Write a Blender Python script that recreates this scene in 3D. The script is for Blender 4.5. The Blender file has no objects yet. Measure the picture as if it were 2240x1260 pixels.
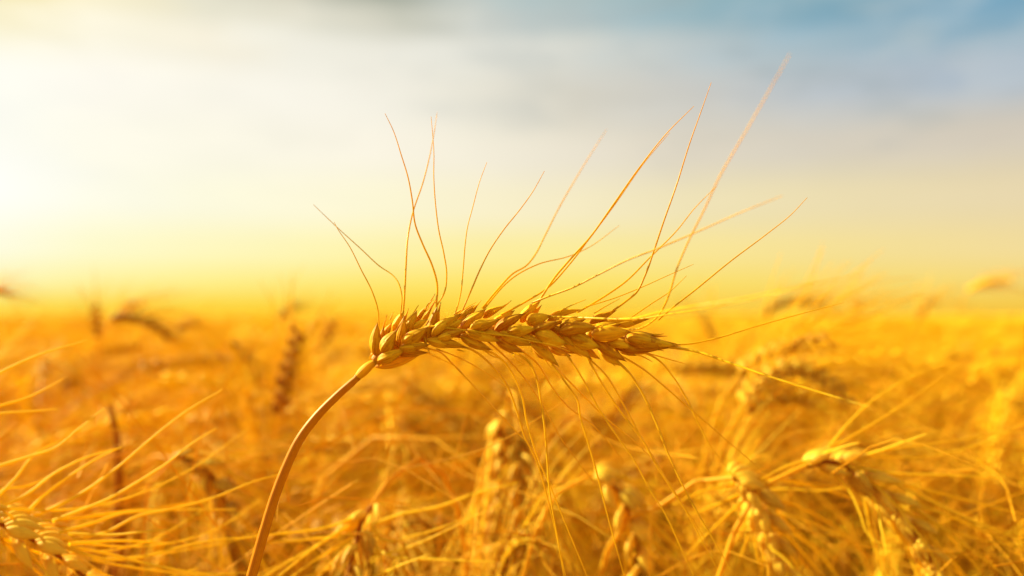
import bpy, math, random
import numpy as np
from mathutils import Vector, Matrix

# ------------------------------------------------------------------ camera
S = bpy.context.scene
COL = S.collection
random.seed(7)
rng = np.random.default_rng(7)
F = 2178.0                       # focal length in photo pixels (35 mm lens, photo 2240 wide)
CAM = Vector((0.0, 0.0, 0.95))
PITCH = math.atan(60 / F)
FOCUS = 0.26                     # metres to the sharp ear

cd = bpy.data.cameras.new('camera'); cam = bpy.data.objects.new('camera', cd); COL.objects.link(cam)
cam.location = CAM; cam.rotation_euler = (math.pi / 2 + PITCH, 0, 0)
cd.lens = 35; cd.sensor_width = 36; cd.clip_start = 0.01; cd.clip_end = 3000
cd.dof.use_dof = True; cd.dof.focus_distance = FOCUS; cd.dof.aperture_fstop = 7.6; cd.dof.aperture_blades = 9
S.camera = cam

# ------------------------------------------------------------------ sun, sky, exposure
SUN_AZ, SUN_EL = math.radians(-64), math.radians(28)      # from +Y towards -X
ld = bpy.data.lights.new('sun', 'SUN'); sun = bpy.data.objects.new('sun', ld); COL.objects.link(sun)
ld.energy = 5.0; ld.angle = math.radians(0.5); ld.color = (1.0, 0.90, 0.50)
sd = Vector((math.sin(SUN_AZ) * math.cos(SUN_EL), math.cos(SUN_AZ) * math.cos(SUN_EL), math.sin(SUN_EL)))
sun.rotation_euler = (-sd).to_track_quat('-Z', 'Y').to_euler()
S.view_settings.view_transform = 'Standard'; S.view_settings.look = 'None'
S.view_settings.exposure = 1.4; S.view_settings.gamma = 1.0

def lin(c):
    return tuple(((v / 255) / 12.92 if v / 255 <= 0.04045 else ((v / 255 + 0.055) / 1.055) ** 2.4) for v in c)

W = bpy.data.worlds.new('World'); S.world = W; W.use_nodes = True
def build_sky():
    nt = W.node_tree; N = nt.nodes; L = nt.links; N.clear()
    def node(t, **k):
        n = N.new(t)
        for a, v in k.items(): setattr(n, a, v)
        return n
    def math_(op, a, b=None, c=None, clamp=False):
        n = node('ShaderNodeMath', operation=op); n.use_clamp = clamp
        for i, v in enumerate((a, b, c)):
            if v is None: continue
            if isinstance(v, (int, float)): n.inputs[i].default_value = v
            else: L.new(v, n.inputs[i])
        return n.outputs[0]
    tc = node('ShaderNodeTexCoord')
    mp = node('ShaderNodeMapping'); mp.inputs['Scale'].default_value = (3.2, 3.2, 11.0)
    L.new(tc.outputs['Generated'], mp.inputs['Vector'])
    nz = node('ShaderNodeTexNoise'); nz.inputs['Scale'].default_value = 1.3; nz.inputs['Detail'].default_value = 3.0
    nz.inputs['Roughness'].default_value = 0.45
    L.new(mp.outputs[0], nz.inputs['Vector'])
    nz2 = node('ShaderNodeTexNoise'); nz2.inputs['Scale'].default_value = 3.1; nz2.inputs['Detail'].default_value = 2.5
    nz2.inputs['Roughness'].default_value = 0.5
    L.new(mp.outputs[0], nz2.inputs['Vector'])
    sp = node('ShaderNodeSeparateXYZ'); L.new(tc.outputs['Generated'], sp.inputs[0])
    az = math_('ARCTAN2', sp.outputs['X'], sp.outputs['Y'])
    el = math_('ARCSINE', sp.outputs['Z'])
    # drifting cloud edges: wander grows with elevation
    lift = math_('MULTIPLY', el, 2.6, clamp=True)
    w1 = math_('MULTIPLY', math_('SUBTRACT', nz.outputs['Fac'], 0.5), lift)
    w2 = math_('MULTIPLY', math_('SUBTRACT', nz2.outputs['Fac'], 0.5), lift)
    azd = math_('ADD', az, math_('MULTIPLY', w2, 0.20))
    eld = math_('ADD', el, math_('MULTIPLY', w1, 0.045))
    u = math_('ADD', math_('MULTIPLY', azd, 0.8), 0.5, clamp=True)
    cols = [-300, 0, 200, 420, 640, 830, 1050, 1250, 1500, 1800, 2240, 2700]
    ucol = [math.atan((p - 1120) / F) * 0.8 + 0.5 for p in cols]
    rows = [  # photo row -> colours of the sky glow at the columns above
        (760, [(250,205,70)]*2 + [(248,200,60)]*8 + [(240,195,60)]*2),
        (690, [(255,214,70),(255,208,58),(255,204,50),(255,203,48),(255,202,46),(254,200,46),(253,200,48),(252,200,52),(251,198,56),(249,195,58),(245,192,60),(240,188,62)]),
        (665, [(255,230,110),(255,225,92),(255,221,80),(255,219,72),(255,216,66),(255,214,64),(254,213,66),(253,212,70),(252,210,74),(250,207,76),(247,204,78),(241,198,80)]),
        (620, [(255,250,196),(255,247,178),(255,243,158),(255,240,142),(255,236,126),(255,231,112),(255,228,104),(254,227,102),(252,224,106),(250,220,110),(247,217,118),(241,210,120)]),
        (560, [(255,255,236),(255,253,224),(255,251,204),(255,248,192),(255,246,180),(255,243,168),(254,239,156),(252,236,152),(250,230,150),(247,225,148),(243,220,154),(238,212,150)]),
        (450, [(255,255,252),(255,255,248),(255,253,234),(254,251,224),(254,249,218),(253,247,212),(250,241,204),(247,236,196),(241,228,184),(236,221,176),(232,215,174),(226,208,170)]),
        (330, [(255,255,248),(255,254,242),(254,251,235),(253,249,231),(252,247,229),(251,245,227),(245,238,218),(236,228,208),(224,215,196),(215,207,190),(213,203,186),(205,196,182)]),
        (215, [(255,255,250),(255,254,243),(254,250,238),(252,248,234),(248,244,231),(245,241,227),(232,228,213),(214,210,196),(204,203,196),(188,196,201),(168,186,202),(180,188,198)]),
        (110, [(252,243,200),(253,244,208),(255,249,226),(250,243,222),(243,240,226),(238,235,222),(228,227,216),(216,217,208),(190,201,202),(162,187,198),(132,171,192),(140,172,190)]),
        (40, [(240,220,140),(242,226,158),(251,241,204),(234,230,208),(232,228,210),(206,206,190),(212,214,205),(188,200,198),(152,183,192),(130,170,187),(112,160,186),(110,158,180)]),
        (-30, [(228,205,120),(235,216,140),(236,224,178),(206,203,180),(210,206,185),(160,166,152),(190,198,192),(176,194,194),(150,181,188),(132,172,185),(118,163,185),(104,152,176)]),
        (-300, [(235,215,150),(235,215,150),(235,215,150),(232,212,150),(230,210,150),(226,206,150),(222,204,150),(218,200,150),(214,198,150),(210,196,150),(215,196,145),(235,210,140)]),
    ]
    prev = None; pe = None
    for y, cs in rows:
        e = math.atan((690 - y) / F)
        r = node('ShaderNodeValToRGB'); cr = r.color_ramp; cr.interpolation = 'LINEAR'
        L.new(u, r.inputs[0])
        while len(cr.elements) < len(cs): cr.elements.new(0.5)
        for i, c in enumerate(cs):
            cr.elements[i].position = max(0, min(1, ucol[i])); cr.elements[i].color = (*lin(c), 1)
        if prev is None: prev = r.outputs[0]
        else:
            m = node('ShaderNodeMapRange', interpolation_type='SMOOTHSTEP' if y < 500 else 'LINEAR')
            L.new(eld, m.inputs[0]); m.inputs[1].default_value = pe; m.inputs[2].default_value = e
            x = node('ShaderNodeMix', data_type='RGBA'); L.new(m.outputs[0], x.inputs[0])
            L.new(prev, x.inputs[6]); L.new(r.outputs[0], x.inputs[7]); prev = x.outputs[2]
        pe = e
    # soft cloud puffs, pale on the blue, and a few grey bellies high up
    mp3 = node('ShaderNodeMapping'); mp3.inputs['Scale'].default_value = (4.2, 4.2, 13.0); mp3.inputs['Location'].default_value = (2.9, 1.4, 0.6)
    L.new(tc.outputs['Generated'], mp3.inputs['Vector'])
    nz3 = node('ShaderNodeTexNoise'); nz3.inputs['Scale'].default_value = 1.9; nz3.inputs['Detail'].default_value = 4.0; nz3.inputs['Roughness'].default_value = 0.5
    L.new(mp3.outputs[0], nz3.inputs['Vector'])
    band = node('ShaderNodeMapRange', interpolation_type='SMOOTHSTEP'); L.new(el, band.inputs[0]); band.inputs[1].default_value = 0.10; band.inputs[2].default_value = 0.24
    for lo, hi_, colr, amt in ((0.50, 0.68, (226, 224, 214), 0.22), (0.48, 0.30, (150, 166, 170), 0.40)):
        p = node('ShaderNodeMapRange', interpolation_type='SMOOTHSTEP'); L.new(nz3.outputs['Fac'], p.inputs[0]); p.inputs[1].default_value = min(lo, hi_); p.inputs[2].default_value = max(lo, hi_)
        if lo > hi_: p.inputs[3].default_value = 1; p.inputs[4].default_value = 0
        f3 = math_('MULTIPLY', math_('MULTIPLY', p.outputs[0], band.outputs[0]), amt)
        if True:
            f3 = math_('MULTIPLY', f3, math_('MULTIPLY_ADD', az, 1.4, 0.45, clamp=True))
        x = node('ShaderNodeMix', data_type='RGBA'); L.new(f3, x.inputs[0]); L.new(prev, x.inputs[6]); x.inputs[7].default_value = (*lin(colr), 1)
        if lo < hi_:
            lt = node('ShaderNodeMix', data_type='RGBA', blend_type='LIGHTEN'); lt.inputs[0].default_value = 1; L.new(prev, lt.inputs[6]); L.new(x.outputs[2], lt.inputs[7]); prev = lt.outputs[2]
        else: prev = x.outputs[2]
    # soft cloud mottling
    g = math_('MULTIPLY_ADD', w2, 0.3, 1.0)
    vm = node('ShaderNodeVectorMath', operation='SCALE'); L.new(prev, vm.inputs[0]); L.new(g, vm.inputs['Scale'])
    # physical sky takes over high above the frame
    sky = node('ShaderNodeTexSky', sky_type='NISHITA'); sky.sun_disc = False
    sky.sun_elevation = SUN_EL; sky.sun_rotation = SUN_AZ
    sc = node('ShaderNodeVectorMath', operation='SCALE'); L.new(sky.outputs[0], sc.inputs[0]); sc.inputs['Scale'].default_value = 0.12
    hi = node('ShaderNodeMapRange', interpolation_type='SMOOTHSTEP'); L.new(el, hi.inputs[0])
    hi.inputs[1].default_value = math.radians(24); hi.inputs[2].default_value = math.radians(50)
    hi.inputs[4].default_value = 0.35
    x = node('ShaderNodeMix', data_type='RGBA'); L.new(hi.outputs[0], x.inputs[0])
    L.new(vm.outputs[0], x.inputs[6]); L.new(sc.outputs[0], x.inputs[7])
    bg = node('ShaderNodeBackground'); L.new(x.outputs[2], bg.inputs[0]); bg.inputs[1].default_value = 0.3789
    out = node('ShaderNodeOutputWorld'); L.new(bg.outputs[0], out.inputs[0])
build_sky()
S.cycles.max_bounces = 8; S.cycles.diffuse_bounces = 7; S.cycles.glossy_bounces = 2
S.cycles.transmission_bounces = 4; S.cycles.transparent_max_bounces = 4
S.cycles.sample_clamp_indirect = 4.0
S.cycles.use_denoising = True

# ------------------------------------------------------------------ helpers
def at(px, py, D):
    """the point seen at photo pixel (px, py), D metres in front of the lens (along +Y)"""
    c, s = math.cos(PITCH), math.sin(PITCH)
    x, y = (px - 1120) / F, (630 - py) / F
    d = Vector((x, c - y * s, s + y * c))
    return CAM + d * (D / d.y)

def curve_pts(P, n):
    """Catmull-Rom through P, n samples, spaced by length"""
    P = np.array([tuple(p) for p in P], float)
    if len(P) == 2:
        t = np.linspace(0, 1, n)[:, None]; return P[0] * (1 - t) + P[1] * t
    h = np.linalg.norm(np.diff(P, axis=0), axis=1) + 1e-9; V = np.diff(P, axis=0) / h[:, None]
    m = np.empty_like(P); m[0] = V[0]; m[-1] = V[-1]
    m[1:-1] = (V[:-1] * h[1:, None] + V[1:] * h[:-1, None]) / (h[1:] + h[:-1])[:, None]; out = []
    for i in range(len(P) - 1):
        for t in np.linspace(0, 1, 12, endpoint=False):
            out.append((2*t**3 - 3*t*t + 1) * P[i] + (t**3 - 2*t*t + t) * h[i] * m[i] + (3*t*t - 2*t**3) * P[i+1] + (t**3 - t*t) * h[i] * m[i+1])
    out.append(P[-1]); out = np.array(out)
    s = np.concatenate([[0], np.cumsum(np.linalg.norm(np.diff(out, axis=0), axis=1))])
    t = np.linspace(0, s[-1], n)
    return np.stack([np.interp(t, s, out[:, k]) for k in range(3)], 1)

def frames(P, ref=None):
    T = np.gradient(P, axis=0); T /= np.linalg.norm(T, axis=1)[:, None] + 1e-12
    r = np.array(ref if ref is not None else (0, -1, 0.13), float)
    U = []
    for t in T:
        r = r - t * r.dot(t)
        l = np.linalg.norm(r)
        if l < 1e-6: r = np.cross(t, (1, 0, 0)); l = np.linalg.norm(r)
        r = r / l; U.append(r)
    U = np.array(U); V = np.cross(T, U)
    return T, U, V

class MB:
    """collects lofted shapes; build() links them as one mesh object"""
    def __init__(s): s.v = []; s.q = []; s.uv = []; s.tint = []; s.n = 0
    def grid(s, R, close=True, uvs=None, tint=0.5):
        """R: (rings, segs, 3)"""
        nr, ns, _ = R.shape
        idx = s.n + np.arange(nr * ns).reshape(nr, ns)
        a = idx[:-1]; b = idx[1:]
        if close: a2 = np.roll(a, -1, 1); b2 = np.roll(b, -1, 1)
        else: a2 = a[:, 1:]; b2 = b[:, 1:]; a = a[:, :-1]; b = b[:, :-1]
        q = np.stack([a, a2, b2, b], -1).reshape(-1, 4)
        nseg = a.shape[1]
        u0 = np.tile(np.arange(nseg) / nseg, (nr - 1, 1)); u1 = u0 + 1 / nseg
        v0 = np.tile((np.arange(nr - 1) / (nr - 1))[:, None], (1, nseg)); v1 = v0 + 1 / (nr - 1)
        uv = np.stack([np.stack([u0, v0], -1), np.stack([u1, v0], -1), np.stack([u1, v1], -1), np.stack([u0, v1], -1)], 2).reshape(-1, 2)
        s.v.append(R.reshape(-1, 3)); s.q.append(q); s.uv.append(uv); s.tint.append(np.full(nr * ns, tint)); s.n += nr * ns
    def tube(s, P, rad, sides=6, flat=1.0, ref=None, tint=0.5, ridge=0.0):
        P = np.asarray(P); rad = np.asarray(rad) if np.ndim(rad) else np.full(len(P), rad)
        T, U, V = frames(P, ref)
        a = np.arange(sides) / sides * 2 * np.pi
        k = 1 + ridge * np.cos(a * 4)
        R = P[:, None] + rad[:, None, None] * ((np.cos(a) * k)[None, :, None] * V[:, None] + flat * (np.sin(a) * k)[None, :, None] * U[:, None])
        s.grid(R, True, tint=tint)
    def add(s, other_v, q, uv, tint):
        s.v.append(other_v); s.q.append(q + s.n); s.uv.append(uv)
        s.tint.append(np.full(len(other_v), tint) if np.ndim(tint) == 0 else tint); s.n += len(other_v)
    def arrays(s):
        return np.concatenate(s.v), np.concatenate(s.q), np.concatenate(s.uv), np.concatenate(s.tint)
    def mesh(s, name):
        v, q, uv, ti = s.arrays()
        me = bpy.data.meshes.new(name)
        me.vertices.add(len(v)); me.vertices.foreach_set('co', v.astype(np.float32).ravel())
        me.loops.add(len(q) * 4); me.loops.foreach_set('vertex_index', q.astype(np.int32).ravel())
        me.polygons.add(len(q)); me.polygons.foreach_set('loop_start', np.arange(0, len(q) * 4, 4, dtype=np.int32))
        l = me.uv_layers.new(name='UVMap'); l.data.foreach_set('uv', uv.astype(np.float32).ravel())
        at_ = me.attributes.new('tint', 'FLOAT', 'POINT'); at_.data.foreach_set('value', ti.astype(np.float32))
        me.update(calc_edges=True); me.polygons.foreach_set('use_smooth', np.ones(len(q), bool)); me.validate()
        return me
    def build(s, name, mat, parent=None, origin=None):
        me = s.mesh(name)
        if origin is not None:
            me.transform(Matrix.Translation(-Vector(origin)))
        me.materials.append(mat)
        return put(name, me, parent, origin)

def put(name, me, parent=None, loc=None):
    o = bpy.data.objects.new(name, me); COL.objects.link(o)
    if parent is not None:
        o.parent = parent
    if loc is not None: o.location = Vector(loc) - (Vector(parent_world(parent)) if parent is not None else Vector())
    return o
def parent_world(p):
    l = Vector()
    while p is not None: l = l + p.location; p = p.parent
    return l
def empty(name, loc, label=None, cat=None, group=None):
    o = bpy.data.objects.new(name, None); COL.objects.link(o); o.location = loc; o.empty_display_size = 0.01
    tag(o, label, cat, group); return o
def tag(o, label=None, cat=None, group=None, kind=None):
    for k, v in (('label', label), ('category', cat), ('group', group), ('kind', kind)):
        if v: o[k] = v

# ------------------------------------------------------------------ materials
def straw(name, dark, light, trans=0.35, rough=0.5, vein=0.35, tipdark=None, lu=15, lv=1.1, transcol=None, spec=0.12):
    """ripe straw: colour runs between two golds by grain, a leaf lets sun through"""
    m = bpy.data.materials.new(name); m.use_nodes = True
    nt = m.node_tree; N = nt.nodes; L = nt.links; N.clear()
    uv = N.new('ShaderNodeUVMap'); uv.uv_map = 'UVMap'
    mp = N.new('ShaderNodeMapping'); mp.inputs['Scale'].default_value = (lu, lv, 1); L.new(uv.outputs[0], mp.inputs[0])
    oi = N.new('ShaderNodeObjectInfo')
    ofs = N.new('ShaderNodeVectorMath'); ofs.operation = 'SCALE'; L.new(oi.outputs['Location'], ofs.inputs[0]); ofs.inputs['Scale'].default_value = 37
    ad = N.new('ShaderNodeVectorMath'); ad.operation = 'ADD'; L.new(mp.outputs[0], ad.inputs[0]); L.new(ofs.outputs[0], ad.inputs[1])
    nz = N.new('ShaderNodeTexNoise'); nz.inputs['Scale'].default_value = 1.0; nz.inputs['Detail'].default_value = 3; L.new(ad.outputs[0], nz.inputs['Vector'])
    tcd = N.new('ShaderNodeTexCoord')
    n2 = N.new('ShaderNodeTexNoise'); n2.inputs['Scale'].default_value = 700; n2.inputs['Detail'].default_value = 4; L.new(tcd.outputs['Object'], n2.inputs['Vector'])
    ti = N.new('ShaderNodeAttribute'); ti.attribute_name = 'tint'
    def M(op, a, b):
        n = N.new('ShaderNodeMath'); n.operation = op
        for i, v in enumerate((a, b)):
            if isinstance(v, (int, float)): n.inputs[i].default_value = v
            else: L.new(v, n.inputs[i])
        return n.outputs[0]
    f = M('ADD', M('MULTIPLY', nz.outputs['Fac'], 2.0), M('MULTIPLY', n2.outputs['Fac'], 0.5))
    f = M('ADD', f, M('MULTIPLY', ti.outputs['Fac'], 0.7))
    f = M('ADD', f, M('MULTIPLY', oi.outputs['Random'], 0.35))
    f = M('SUBTRACT', f, 1.27)
    cr = N.new('ShaderNodeValToRGB'); L.new(f, cr.inputs[0])
    cr.color_ramp.elements[0].position = 0.05; cr.color_ramp.elements[0].color = (*dark, 1)
    cr.color_ramp.elements[1].position = 0.85; cr.color_ramp.elements[1].color = (*light, 1)
    col = cr.outputs[0]
    if tipdark:
        sx = N.new('ShaderNodeSeparateXYZ'); L.new(uv.outputs[0], sx.inputs[0])
        mr = N.new('ShaderNodeMapRange'); mr.interpolation_type = 'SMOOTHSTEP'; L.new(M('ADD', sx.outputs['Y'], M('MULTIPLY', n2.outputs['Fac'], 0.25)), mr.inputs[0])
        mr.inputs[1].default_value = 0.9; mr.inputs[2].default_value = 1.12; mr.inputs[4].default_value = 0.8
        mx = N.new('ShaderNodeMix'); mx.data_type = 'RGBA'; L.new(mr.outputs[0], mx.inputs[0]); L.new(col, mx.inputs[6]); mx.inputs[7].default_value = (*tipdark, 1); col = mx.outputs[2]
    pr = N.new('ShaderNodeBsdfPrincipled'); L.new(col, pr.inputs['Base Color']); pr.inputs['Roughness'].default_value = rough
    pr.inputs['Specular IOR Level'].default_value = spec
    bp = N.new('ShaderNodeBump'); bp.inputs['Strength'].default_value = vein; bp.inputs['Distance'].default_value = 0.0004
    L.new(nz.outputs['Fac'], bp.inputs['Height']); L.new(bp.outputs[0], pr.inputs['Normal'])
    tr = N.new('ShaderNodeBsdfTranslucent')
    mc = N.new('ShaderNodeMix'); mc.data_type = 'RGBA'; mc.blend_type = 'MULTIPLY'; mc.inputs[0].default_value = 1
    L.new(col, mc.inputs[6]); mc.inputs[7].default_value = (*(transcol or (1.15, 0.95, 0.6)), 1); L.new(mc.outputs[2], tr.inputs[0])
    mx = N.new('ShaderNodeMixShader'); mx.inputs[0].default_value = trans; L.new(pr.outputs[0], mx.inputs[1]); L.new(tr.outputs[0], mx.inputs[2])
    out = N.new('ShaderNodeOutputMaterial'); L.new(mx.outputs[0], out.inputs[0])
    return m
M_KERNEL = straw('ripe_kernel', (0.58, 0.22, 0.004), (0.96, 0.59, 0.012), 0.26, 0.5, 0.7, tipdark=(0.46, 0.18, 0.010))
M_GLUME = straw('papery_glume', (0.62, 0.26, 0.004), (0.96, 0.64, 0.016), 0.40, 0.5, 0.7, tipdark=(0.46, 0.18, 0.014))
M_STEM = straw('smooth_straw', (0.54, 0.170, 0.004), (0.82, 0.37, 0.008), 0.16, 0.40, 0.45, lu=22, lv=0.8, spec=0.12)
M_AWN = straw('golden_awn', (0.70, 0.37, 0.006), (0.88, 0.60, 0.015), 0.36, 0.35, 0.2, lu=6, lv=12, transcol=(1.1, 1.0, 0.5))
TC = (1.06, 0.94, 0.4)
M_EAR = straw('field_ear', (0.46, 0.17, 0.008), (0.93, 0.66, 0.06), 0.34, 0.5, 0.3, transcol=TC)
M_BEARD = straw('field_beard', (0.84, 0.54, 0.015), (0.95, 0.72, 0.035), 0.42, 0.5, 0.0, transcol=TC)
M_STALK = straw('field_straw', (0.60, 0.20, 0.006), (0.93, 0.60, 0.022), 0.34, 0.5, 0.2, transcol=TC)
M_LEAF = straw('dry_leaf', (0.44, 0.15, 0.005), (0.90, 0.54, 0.018), 0.45, 0.6, 0.4, transcol=TC)
M_BROWN = straw('rusty_leaf', (0.26, 0.07, 0.006), (0.50, 0.18, 0.012), 0.30, 0.7, 0.4)

def soil_mat():
    m = bpy.data.materials.new('dry_soil'); m.use_nodes = True; nt = m.node_tree; N = nt.nodes; L = nt.links
    pr = N['Principled BSDF']; pr.inputs['Roughness'].default_value = 0.95
    tc = N.new('ShaderNodeTexCoord'); nz = N.new('ShaderNodeTexNoise'); nz.inputs['Scale'].default_value = 22; nz.inputs['Detail'].default_value = 6
    L.new(tc.outputs['Object'], nz.inputs['Vector'])
    cr = N.new('ShaderNodeValToRGB'); cr.color_ramp.elements[0].color = (0.10, 0.045, 0.015, 1); cr.color_ramp.elements[1].color = (0.34, 0.17, 0.05, 1)
    L.new(nz.outputs['Fac'], cr.inputs[0]); L.new(cr.outputs[0], pr.inputs['Base Color'])
    bp = N.new('ShaderNodeBump'); bp.inputs['Distance'].default_value = 0.02; L.new(nz.outputs['Fac'], bp.inputs['Height']); L.new(bp.outputs[0], pr.inputs['Normal'])
    return m

# ------------------------------------------------------------------ ground
def ground():
    r = np.concatenate([[0], np.geomspace(0.4, 1500, 60)]); a = np.linspace(0, 2 * np.pi, 73)[:-1]
    R = np.stack([r[:, None] * np.sin(a), r[:, None] * np.cos(a), 0.012 * np.sin(r[:, None] * 3 + 2 * a) * (r[:, None] < 60) + 0 * a], -1)
    mb = MB(); mb.grid(R); o = mb.build('ground', soil_mat()); tag(o, kind='structure')
ground()

# ------------------------------------------------------------------ kernels and glumes
def kprof(t): return ((t + 0.02) ** 0.5) * (np.clip(1 - t ** 1.7, 0, 1) ** 1.2) / 0.49
def kernel_arrays(L, Wd, T, nr=15, ns=16, bow=0.10, keel=0.25, seed=0):
    """husked grain: base at the origin, tip along +Z, back (keel) towards -Y"""
    g = np.random.default_rng(seed)
    t = np.linspace(0, 1, nr) ** 0.95; a = np.arange(ns) / ns * 2 * np.pi
    w = kprof(t) * Wd / 2; w[-1] = Wd * 0.02
    sy = np.where(np.sin(a) > 0, 1.0, 0.62)
    k = 1 + keel * np.exp(-((a - np.pi / 2) / 0.33) ** 2) + 0.045 * np.cos(a * 10 + g.uniform(0, 6))
    x = w[:, None] * (np.cos(a) * (1 + 0.03 * np.cos(a * 5)))[None]
    y = -(w * T / Wd)[:, None] * (np.sin(a) * sy * k)[None] - (bow * L * np.sin(np.pi * t ** 0.9))[:, None]
    x = x + (0.04 * L * g.uniform(-1, 1) * np.sin(np.pi * t))[:, None]
    z = (t * L)[:, None] + 0 * x
    return np.stack([x, y, z], -1)
def glume_arrays(L, Wd, T, nr=13, n2=9, bow=0.10, a0=0.15, a1=2.6, seed=0):
    """thin boat-shaped scale wrapping the back of a grain; inner and outer skins"""
    t = np.linspace(0, 1, nr); w = kprof(t * 0.97) * Wd / 2; w[-1] = Wd * 0.015
    o = np.linspace(a0, a1, n2); i = o[::-1]
    def skin(ang, sc):
        k = 1 + 0.35 * np.exp(-((ang - np.pi / 2) / 0.30) ** 2)
        x = (w * sc)[:, None] * np.cos(ang)[None]; y = -(w * T / Wd * sc)[:, None] * (np.sin(ang) * k)[None] - (bow * L * np.sin(np.pi * t ** 0.9))[:, None]
        return x, y
    xo, yo = skin(o, 1.13); xi, yi = skin(i, 1.04)
    x = np.concatenate([xo, xi], 1); y = np.concatenate([yo, yi], 1)
    return np.stack([x, y, (t * L)[:, None] + 0 * x], -1)

def basis(base, tip, normal):
    """matrix whose Z runs base->tip and whose -Y looks along normal"""
    z = (Vector(tip) - Vector(base)).normalized(); n = Vector(normal); n = (n - z * n.dot(z)).normalized()
    y = -n; x = y.cross(z)
    return Matrix((x, y, z)).transposed().to_4x4()
def xf(A, Mx, base):
    R = np.array(Mx.to_3x3()); return A @ R.T + np.array(tuple(base))

# ------------------------------------------------------------------ the sharp ear
Z1 = lambda x, y: (760 + x / 5.728, 620 + y / 5.728)
Z2 = lambda x, y: (1080 + x / 5.09, 620 + y / 5.09)
PXM = FOCUS / F      # metres per photo pixel in the focus plane
AX = [(822, 792), (850, 765), (885, 745), (930, 737), (985, 728), (1050, 725), (1120, 726), (1200, 733), (1290, 735), (1370, 742), (1455, 757)]
K = []   # (base px, tip px, width px, depth mm towards the field, glume?)
for (bx, by, tx, ty, w, d, gl) in [
    (365,905,375,525,150,-1,1),(405,890,450,560,105,1,0),(440,860,605,605,165,-4,1),(470,710,552,510,100,2,1),
    (598,610,700,365,125,0,1),(645,775,705,440,130,-2,0),(655,600,735,400,80,2,0),(722,650,858,365,150,-1,1),
    (695,745,985,558,160,-5,1),(825,575,995,458,85,-2.5,1),(870,500,1000,290,70,3,1),(1008,690,1118,320,120,-1,1),
    (960,480,1040,320,60,2,1),(1078,600,1145,340,90,1,0),(1068,665,1400,400,160,-3,1),(1275,565,1440,455,85,-4,1),(1330,440,1460,325,70,2,1),
    (1405,500,1620,285,140,0,1),(1425,575,1715,338,150,-2.5,0),(1540,565,1885,455,125,-5,1),(1700,430,1945,295,105,2,1),
    (385,965,700,835,140,-4,1),(300,960,385,850,90,2,0),(350,1040,900,880,125,1,0),(655,812,1005,770,110,-5,1),(640,890,985,870,90,-1,0),
    (1000,702,1460,795,120,-4,1),(1135,690,1440,600,100,-5.5,1),(1425,650,1785,820,125,-2.5,1),(1485,595,1880,715,125,-4.5,1),
    (1690,600,1955,650,70,-5,1),(960,690,985,760,40,-4,0),(900,600,1010,700,120,0,0),(1380,590,1520,680,110,0,0),(620,650,660,800,110,0,0)]:
    K.append((Z1(bx, by), Z1(tx, ty), w / 5.728, d, gl))
for (bx, by, tx, ty, w, d, gl) in [
    (0,470,215,315,115,0,1),(15,525,315,350,125,-2.5,0),(150,540,448,505,125,-5,1),(300,430,505,212,115,1,1),(365,440,522,255,80,2,0),
    (368,440,612,362,135,-1.5,1),(420,550,695,430,130,-3.5,0),(610,380,965,300,85,2,1),(640,505,760,540,90,-2,0),(600,420,760,440,110,0,0),
    (735,500,1000,408,115,-2,1),(738,535,1110,500,150,-4.5,0),(1070,440,1345,312,95,2,1),(1090,520,1395,462,115,-2,1),
    (1095,570,1490,540,165,-4.5,0),(1160,460,1560,392,75,1.5,1),(1380,480,1705,405,95,1,1),(1460,590,1780,575,90,-1,0),
    (1465,610,1935,685,150,-3.5,1),(1440,650,1920,715,120,-2,0),(1265,650,1790,735,120,-1,1),(1560,600,1800,590,60,0,1),(1690,650,2010,692,75,-4.5,1),(1640,610,1920,655,60,-2.5,1),(1740,660,1960,705,60,0,1),(1500,660,1800,725,80,-3,1),
    (75,545,410,680,115,-4,1),(15,600,305,755,115,-2,0),(465,560,800,665,145,-4.5,1),(285,572,535,655,70,-5,1),(400,575,700,895,130,-1.5,1),
    (590,690,845,800,85,0,0),(735,560,1065,825,125,-2.5,1),(855,590,1170,705,145,-4.5,1),(975,690,1170,832,80,0,0),
    (1105,590,1445,845,135,-2.5,0),(1175,720,1410,905,115,-0.5,1),(1255,650,1520,715,90,-4,1),(1390,725,1575,800,70,1,1),(1490,735,1705,775,60,1,1),
    (20,650,215,780,55,2,0),(440,715,575,845,55,2,0),(670,690,905,775,60,2,0),(1040,540,1120,620,90,0,0)]:
    K.append((Z2(bx, by), Z2(tx, ty), w / 5.09, d, gl))

hero = empty('wheat_stalk', at(548, 1500, FOCUS).xy.to_3d(), 'single sharp wheat stalk arching right across the frame, its ear lit against the sky', 'wheat stalk')
hb = hero.location
def px3(p, dmm=0.0): return at(p[0], p[1], FOCUS + dmm / 1000)
stemP = [(px3(p)) for p in [(822, 792), (806, 802), (786, 822), (735, 868), (692, 912), (655, 962), (626, 1022), (601, 1087), (580, 1155), (563, 1215), (549, 1265)]]
low = [Vector((stemP[-1].x - 0.012, FOCUS, 0.78)), Vector((stemP[-1].x - 0.02, FOCUS + .004, 0.6)), Vector((hb.x, FOCUS, 0.3)), Vector((hb.x, hb.y, 0.0))]
P = curve_pts(stemP + low, 800)
mb = MB(); n = len(P); s_ = np.linspace(0, 1, n)
al = np.concatenate([[0], np.cumsum(np.linalg.norm(np.diff(P, axis=0), axis=1))]) / PXM
rad = np.interp(al, [0, 30, 55, 70, 200, 480, 1500], [5.0, 6.5, 7.2, 8.2, 9.8, 11.3, 13.0]) * PXM
mb.tube(P, rad, 20, ridge=0.012, tint=0.35); mb.build('stem', M_STEM, hero, hb)
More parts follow.
